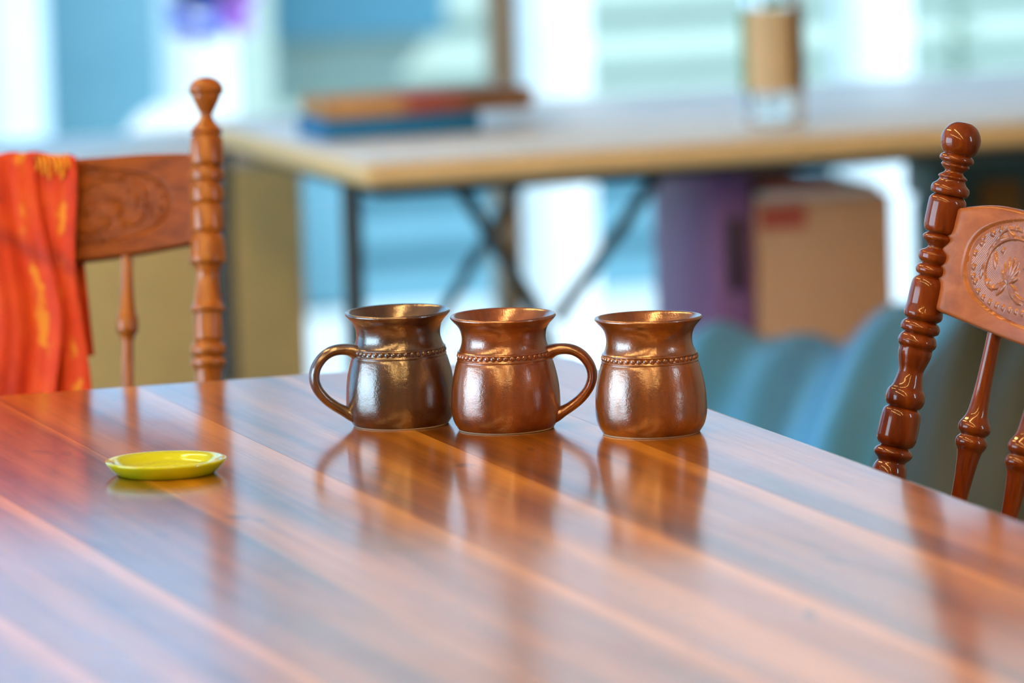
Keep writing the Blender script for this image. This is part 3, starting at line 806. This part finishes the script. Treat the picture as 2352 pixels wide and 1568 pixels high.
def scarf_sheet(name, xl, xr_top, xr_bot, off, front_len, back_len, amp, seed, freq):
    rg = random.Random(seed)
    ph = [rg.uniform(0, 6.28) for _ in range(6)]
    nu, nv = 90, 150
    vs, uvs, fs = [], [], []
    over = 0.05
    tot = front_len + over + back_len
    for j in range(nv + 1):
        s = j / nv * tot                                # from the front hem, up, over the rail and down the back
        for i in range(nu + 1):
            u = i / nu
            if s <= front_len:
                w = (front_len - s) / front_len          # 1 at the hem
                x = xl + (xr_top + (xr_bot - xr_top) * min(1, w * 2.2) - xl) * u + 0.006 * math.sin(9 * w + ph[0]) * u
                lt = rail_top(max(-W/2, min(W/2, x))) - (front_len - s) + 0.003
                fold = amp * (0.30 + 0.7 * min(1, w * 2.5))
                d = fold * (0.55 * math.sin(freq * 6.28 * (u + 0.16 * w) + ph[1]) + 0.3 * math.sin(freq * 2.3 * 6.28 * (u - 0.10 * w) + ph[2]) + 0.15 * math.sin(freq * 5 * 6.28 * u + ph[3]))
                y = sag(x) - 0.012 - off - fold - d
            elif s <= front_len + over:
                t = (s - front_len) / over
                x = xl + (xr_top - xl) * u
                a = math.pi * t
                y = sag(x) - math.cos(a) * (0.012 + off) + (-0.3 * amp * (1 - t))
                lt = rail_top(x) + 0.003 + math.sin(a) * 0.003 + 0.003 * math.sin(freq * 9 * u + ph[4])
            else:
                w = (s - front_len - over) / back_len
                x = xl + (xr_top + 0.02 * w - xl) * u
                lt = rail_top(max(-W/2, min(W/2, x))) + 0.004 - w * back_len
                y = sag(x) + 0.012 + off + amp * w * (0.6 + 0.5 * math.sin(freq * 6.28 * u + ph[5]))
            vs.append(Bf(x, y, lt)); uvs.append((u, s / tot))
    for j in range(nv):
        for i in range(nu):
            a = j * (nu + 1) + i
            fs.append((a, a + 1, a + nu + 2, a + nu + 1))
    o = mesh_obj(name, vs, fs, M['scarf'], scarf, True)
    ul = o.data.uv_layers.new(name='UVMap')
    for lp in o.data.loops: ul.data[lp.index].uv = uvs[lp.vertex_index]
    md = o.modifiers.new('thick', 'SOLIDIFY'); md.thickness = 0.0016; md.offset = 0
    return o
scarf_sheet('under_fold', -0.06, 0.070, 0.086, 0.001, 0.36, 0.20, 0.005, 3, 1.6)
scarf_sheet('upper_fold', -0.135, 0.040, 0.058, 0.004, 0.37, 0.24, 0.009, 5, 2.1)
M['gold'] = plain('gold_thread', (0.78, 0.32, 0.015), 0.7)
for k in range(7):                                      # tassels of the fringed corner lying on the rail
    x = 0.036 + 0.005 * k
    l0 = rail_top(x) + 0.003
    pts = [Bf(x, sag(x) - 0.014, l0 + 0.001), Bf(x + 0.003, sag(x) - 0.018, l0 - 0.008 - 0.003 * (k % 3)), Bf(x + 0.002 * (k % 4), sag(x) - 0.017, l0 - 0.014 - 0.005 * (k % 3))]
    v_, f_ = tube(spline(pts, 8), 0.0016, 6); mesh_obj('tassel', v_, f_, M['gold'], scarf, True)

# ------------------------------------------------------------------ folding table behind
FZ = 0.74
c0 = at_z(836, 372, FZ)
ft = empty('folding_table', (c0.x, c0.y, 0), R(18.5), label='white-topped folding table with tan edge in front of the windows', category='table')
FL, FD = 1.83, 0.76
bm = bmesh.new(); add_box(bm, 0.004, FL - 0.004, 0.004, FD - 0.004, FZ - 0.006, FZ, bevel=0.002)
bm_obj('table_top', bm, M['white_lam'], ft, True)
bm = bmesh.new(); add_box(bm, 0, FL, 0, FD, FZ - 0.036, FZ - 0.006, bevel=0.012, seg=4)
bm_obj('edge_band', bm, M['tan_edge'], ft, True)
bm = bmesh.new(); add_box(bm, 0.03, FL - 0.03, 0.03, 0.05, FZ - 0.05, FZ - 0.036); add_box(bm, 0.03, FL - 0.03, FD - 0.05, FD - 0.03, FZ - 0.05, FZ - 0.036)
add_box(bm, 0.03, 0.05, 0.05, FD - 0.05, FZ - 0.05, FZ - 0.036); add_box(bm, FL - 0.05, FL - 0.03, 0.05, FD - 0.05, FZ - 0.05, FZ - 0.036)
bm_obj('under_frame', bm, M['dark_metal'], ft)
def bar(p, q, r_, nm='leg'):
    v_, f_ = tube([p, q], r_, 12); return mesh_obj(nm, v_, f_, M['dark_metal'], ft, True, auto=60)
for sx, dirn in ((0.015, 1), (FL - 0.015, -1)):
    for y in (0.11, FD - 0.03):
        bar((sx, y, 0), (sx, y, FZ - 0.04), 0.014)
    bar((sx, 0.11, 0.16), (sx, FD - 0.03, 0.16), 0.010, 'crossbar')
    bar((sx, 0.40, 0.16), (sx + dirn * 0.36, 0.40, FZ - 0.04), 0.008, 'brace')
bar((0.16, 0.12, FZ - 0.04), (0.27, 0.12, 0.52), 0.009, 'brace')
bar((0.27, 0.12, 0.52), (0.32, 0.12, 0.36), 0.009, 'brace')
bar((0.47, 0.14, FZ - 0.04), (0.30, 0.12, 0.50), 0.009, 'brace')

def on_ft(u, v, z=FZ): return at_z(u, v, z)
# flat blue box with a printed box on top
p = on_ft(748, 326)
bb = box('flat_box', (0, 0.222, 0, 0.13, 0, 0.028), M['blue_card'], None, bevel=0.002, loc=(p.x, p.y, FZ), rz=R(19), label='flat blue box lying on the folding table under a printed box', category='box')
def printed_mat():
    t = NT('printed_game_box'); sep = t.n('ShaderNodeSeparateXYZ')
    tc = t.n('ShaderNodeTexCoord'); t.l(tc.outputs['Object'], sep.inputs[0])
    x = t.math('ADD', t.math('DIVIDE', sep.outputs[0], 0.30), t.math('MULTIPLY', t.noise(t.coords(), 30, 2), 0.08))
    c = t.ramp(x, [(0.0, (0.40, 0.20, 0.07)), (0.10, (0.60, 0.33, 0.13)), (0.38, (0.58, 0.30, 0.12)), (0.46, (0.42, 0.09, 0.07)), (0.66, (0.36, 0.10, 0.06)), (0.74, (0.22, 0.09, 0.02)), (1.0, (0.26, 0.12, 0.03))])
    t.col(c); t.p(Roughness=0.55); return t.m
M['printed'] = printed_mat()
pb = empty('printed_box', (p.x + 0.004, p.y + 0.004, FZ + 0.0285), R(21), label='flat printed box in tan, red and brown on top of the blue box', category='box')
box('tray', (0.003, 0.297, 0.003, 0.107, 0, 0.018), M['printed'], pb, bevel=0.001)
box('lid', (0, 0.30, 0, 0.11, 0.006, 0.027), M['printed'], pb, bevel=0.002)
# jar with a tan label
p = on_ft(1778, 282)
jar = empty('glass_jar', (p.x, p.y, FZ), 0.3, label='clear glass jar with a tan paper label standing on the folding table', category='jar')
v_, f_ = lathe(smooth_profile([(0.0, 0.006), (0.03, 0.006), (0.0375, 0.012), (0.0385, 0.03), (0.0385, 0.16), (0.036, 0.172), (0.033, 0.178), (0.033, 0.195), (0.036, 0.195), (0.036, 0.18), (0.040, 0.172), (0.0425, 0.16), (0.0425, 0.02), (0.040, 0.006), (0.034, 0.0), (0.0, 0.0)], 0.003), 64)
glass_ = mesh_obj('glass', v_, f_, M['jar'], jar, True, auto=60)
v_, f_ = lathe([(0.0, 0.196), (0.0385, 0.196), (0.039, 0.188), (0.0395, 0.2), (0.0385, 0.212), (0.0, 0.214)], 48)
mesh_obj('lid', v_, f_, M['white_paper'], jar, True, auto=40)
def arc_wrap(nm, a0, a1, z0, z1, r_, mat):
    n = 24; vs, fs = [], []
    for k in range(n + 1):
        a = a0 + (a1 - a0) * k / n
        for rr in (r_, r_ - 0.001):
            for z in (z0, z1): vs.append((rr * math.cos(a), rr * math.sin(a), z))
    for k in range(n):
        b_ = 4 * k
        fs += [(b_, b_ + 4, b_ + 5, b_ + 1), (b_ + 2, b_ + 3, b_ + 7, b_ + 6), (b_ + 1, b_ + 5, b_ + 7, b_ + 3), (b_, b_ + 2, b_ + 6, b_ + 4)]
    fs += [(0, 1, 3, 2), (4 * n, 4 * n + 2, 4 * n + 3, 4 * n + 1)]
    mesh_obj(nm, vs, fs, mat, glass_, True, auto=40)
a_c = R(-90) - 0.3
arc_wrap('label', a_c - 0.95, a_c + 0.62, 0.045, 0.158, 0.0437, M['label_paper'])
arc_wrap('label', a_c + 0.64, a_c + 1.5, 0.045, 0.158, 0.0437, M['brown_strip'])
arc_wrap('label', a_c - 1.5, a_c - 0.97, 0.045, 0.158, 0.0437, M['green_strip'])

# ------------------------------------------------------------------ tan cabinet with white top, white bundle on it
CZ = 0.68
cc = at_z(692, 340, CZ)
ca, cb, _ = ab(cc)
cab = empty('storage_cabinet', (cc.x, cc.y, 0), TH, label='low tan cabinet with a white top beside the folding table', category='cabinet')
box('body', (-1.15, 0.0, 0.0, 0.40, 0.06, CZ - 0.02), M['tan'], cab, bevel=0.003)
box('plinth', (-1.13, -0.02, 0.03, 0.38, 0.0, 0.06), M['black'], cab)
box('cabinet_top', (-1.16, 0.005, -0.006, 0.41, CZ - 0.02, CZ), M['white_lam'], cab, bevel=0.003)
# low white garden chair outside, its rounded back in the sun
GB = 10.75
gt = at_b(420, 246, GB)
ga = ab(gt)[0]; gz = gt.z + 0.06                        # height of the back above the patio
gc = empty('garden_chair', room(ga, GB, -0.06), TH, label='low white plastic garden chair with rounded back on the patio', category='garden chair')
def rounded_back(w, z0, z1, th):
    n = 20; out = []
    for k in range(n + 1):
        a = math.pi * k / n
        out.append((w * math.copysign(abs(math.cos(a)) ** 0.8, math.cos(a)), z0 + (z1 - z0) * (0.55 + 0.45 * math.sin(a) ** 0.8)))
    out = [(w * 0.85, z0)] + out + [(-w * 0.85, z0)]
    m = len(out)
    vs = [(x, 0.03 - 0.9 * x * x * 0 + y, z) for y in (-th, th) for x, z in out]
    vs = [(x, y - 0.5 * x * x + 0.10 * (z - z0), z) for x, y, z in vs]
    fs = [tuple(range(m)), tuple(reversed(range(m, 2 * m)))] + [(i, m + i, m + (i + 1) % m, (i + 1) % m) for i in range(m)]
    return vs, fs
hw = 0.095
v_, f_ = rounded_back(hw * 1.15, gz * 0.48, gz, 0.008)
mesh_obj('backrest', v_, f_, M['white_post'], gc, True, auto=40)
box('seat', (-hw * 1.2, hw * 1.2, -0.26, 0.05, gz * 0.44, gz * 0.48), M['white_post'], gc, bevel=0.008)
for sx in (-1, 1):
    for y in (-0.23, 0.03):
        box('leg', (sx * hw * 1.1 - 0.015, sx * hw * 1.1 + 0.015, y - 0.015, y + 0.015, 0, gz * 0.445), M['white_post'], gc, bevel=0.004)

# ------------------------------------------------------------------ things under and before the folding table at the right
p = at_b(1895, 640, 8.75)
def standing_at(u, v, b): q = at_b(u, v, b); return q
b0 = 8.33
A = ab(at_b(1742, 640, b0)); Bq = ab(at_b(2046, 418, b0))
wbox = Bq[0] - A[0]; hbox = Bq[2]
cbx = empty('cardboard_carton', room((A[0] + Bq[0]) / 2, b0, 0), TH, label='tall tan cardboard carton under the folding table, beside the purple case', category='box')
box('carton_body', (-wbox / 2, wbox / 2, 0, 0.26, 0, hbox - 0.02), M['cardboard'], cbx, bevel=0.002)
for y0, y1 in ((0.0, 0.129), (0.131, 0.26)):
    box('flap', (-wbox / 2, wbox / 2, y0, y1, hbox - 0.02, hbox - 0.016), M['cardboard'], cbx)
box('red_tape', (-wbox / 2 + 0.004, -wbox / 2 + 0.07, -0.0008, 0.001, hbox - 0.055, hbox - 0.022), M['red_paper'], cbx)
for nm, z, th, w_, m_, lb in (('thin_book', hbox - 0.0158, 0.012, 0.92, 'white_paper', 'thin white book lying on the cardboard carton'), ('thin_book', hbox - 0.0037, 0.008, 0.55, 'red_paper', 'thin red book on top of the white book under the folding table')):
    bk = empty(nm, room((A[0] + Bq[0]) / 2 - (1 - w_) * wbox * 0.3, b0 + 0.01, z), TH + R(2), label=lb, category='book')
    box('pages', (-wbox * w_ / 2 + 0.003, wbox * w_ / 2 - 0.003, 0.003, 0.2, 0.0015, th - 0.0015), M['white_paper'], bk)
    box('cover', (-wbox * w_ / 2, wbox * w_ / 2, 0, 0.203, 0, 0.0015), M[m_], bk)
    box('cover', (-wbox * w_ / 2, wbox * w_ / 2, 0, 0.203, th - 0.0015, th), M[m_], bk)
    box('spine', (-wbox * w_ / 2, wbox * w_ / 2, -0.0015, 0.0, 0, th), M[m_], bk)
A = ab(at_b(1640, 640, b0)); Bq = ab(at_b(1728, 395, b0))
pc = empty('portfolio_case', room((A[0] + Bq[0]) / 2, b0, 0), TH, label='upright dark purple case standing beside the cardboard carton', category='case')
wv = (Bq[0] - A[0]) / 2
box('case_body', (-wv, wv, 0, 0.26, 0, Bq[2]), M['purple'], pc, bevel=0.006)
box('handle', (-wv * .3, wv * .3, -0.008, 0.0, Bq[2] - 0.16, Bq[2] - 0.06), M['black'], pc, bevel=0.002)

A = ab(at_b(2172, 640, 8.46)); Bq = ab(at_b(2660, 372, 8.46))
bn = empty('storage_bin', room((A[0] + Bq[0]) / 2, 8.46, 0), TH, label='dark teal storage bin under the folding table, on the far side of the carton', category='bin')
bw = (Bq[0] - A[0]) / 2; bh = 0.655
box('bin_body', (-bw, bw, 0.0, 0.14, 0, bh - 0.05), M['teal_bin'], bn, bevel=0.012)
lid_ = box('bin_lid', (-bw - 0.006, bw + 0.006, -0.006, 0.146, bh - 0.05, bh), M['teal_bin'], bn, bevel=0.008)
for s_ in (-1, 1): box('lid_clip', (s_ * bw * 0.5 - 0.03, s_ * bw * 0.5 + 0.03, -0.014, -0.002, bh - 0.09, bh - 0.02), M['brown_strip'], lid_, bevel=0.003)
# cloths heaped on the floor in front of the table
def cloth_heap(px, py, b, x0, x1, y0, y1, top, slope, mat, label, ph, ex_p=6.0, tilt=0.0):
    hp = at_b(px, py, b)
    nx, ny = 150, 120
    vs, fs = [], []
    sm = lambda t: max(0.0, min(1.0, t)) ** 2 * (3 - 2 * max(0.0, min(1.0, t)))
    for i in range(nx + 1):
        for j in range(ny + 1):
            x = x0 + (x1 - x0) * i / nx; y = y0 + (y1 - y0) * j / ny
            xc, yc = (x0 + x1) / 2, (y0 + y1) / 2
            e = max(0.0, 1 - abs((x - xc) / (x1 - xc)) ** ex_p - abs((y - yc) / (y1 - yc)) ** 4.0) ** 0.42
            d = x * 0.9 - y * 0.75 + 0.03 * math.sin(6 * y + ph)
            f = 0.014 * math.sin(d * 26 + ph) + 0.010 * math.sin(d * 57 + 1.3 + 3 * y) + 0.010 * math.sin(x * 15 - y * 9 + ph)
            z = max(0.05, top - slope * (y1 - y) + tilt * (x - x0)) * e + f * e
            vs.append((x, y, max(0.002, z)))
    for i in range(nx):
        for j in range(ny):
            a = i * (ny + 1) + j
            fs.append((a, a + ny + 1, a + ny + 2, a + 1))
    return mesh_obj('cloth_heap', vs, fs, mat, None, True, loc=(hp.x, hp.y, 0), rz=TH, label=label, category='cloth')
cloth_heap(1960, 800, 7.7, -0.32, 0.50, -0.32, 0.35, 0.60, 0.40, M['daylit_slate'], 'big grey-blue satin cloth, blue daylight put into its colour, heaped on the floor before the folding table', 0.6)
cloth_heap(2230, 800, 7.05, -0.17, 0.62, -0.24, 0.24, 0.66, 0.12, M['dark_cloth'], 'dark olive cloth heaped on the floor behind the red-brown chair', 2.0, 2.6, 0.06)
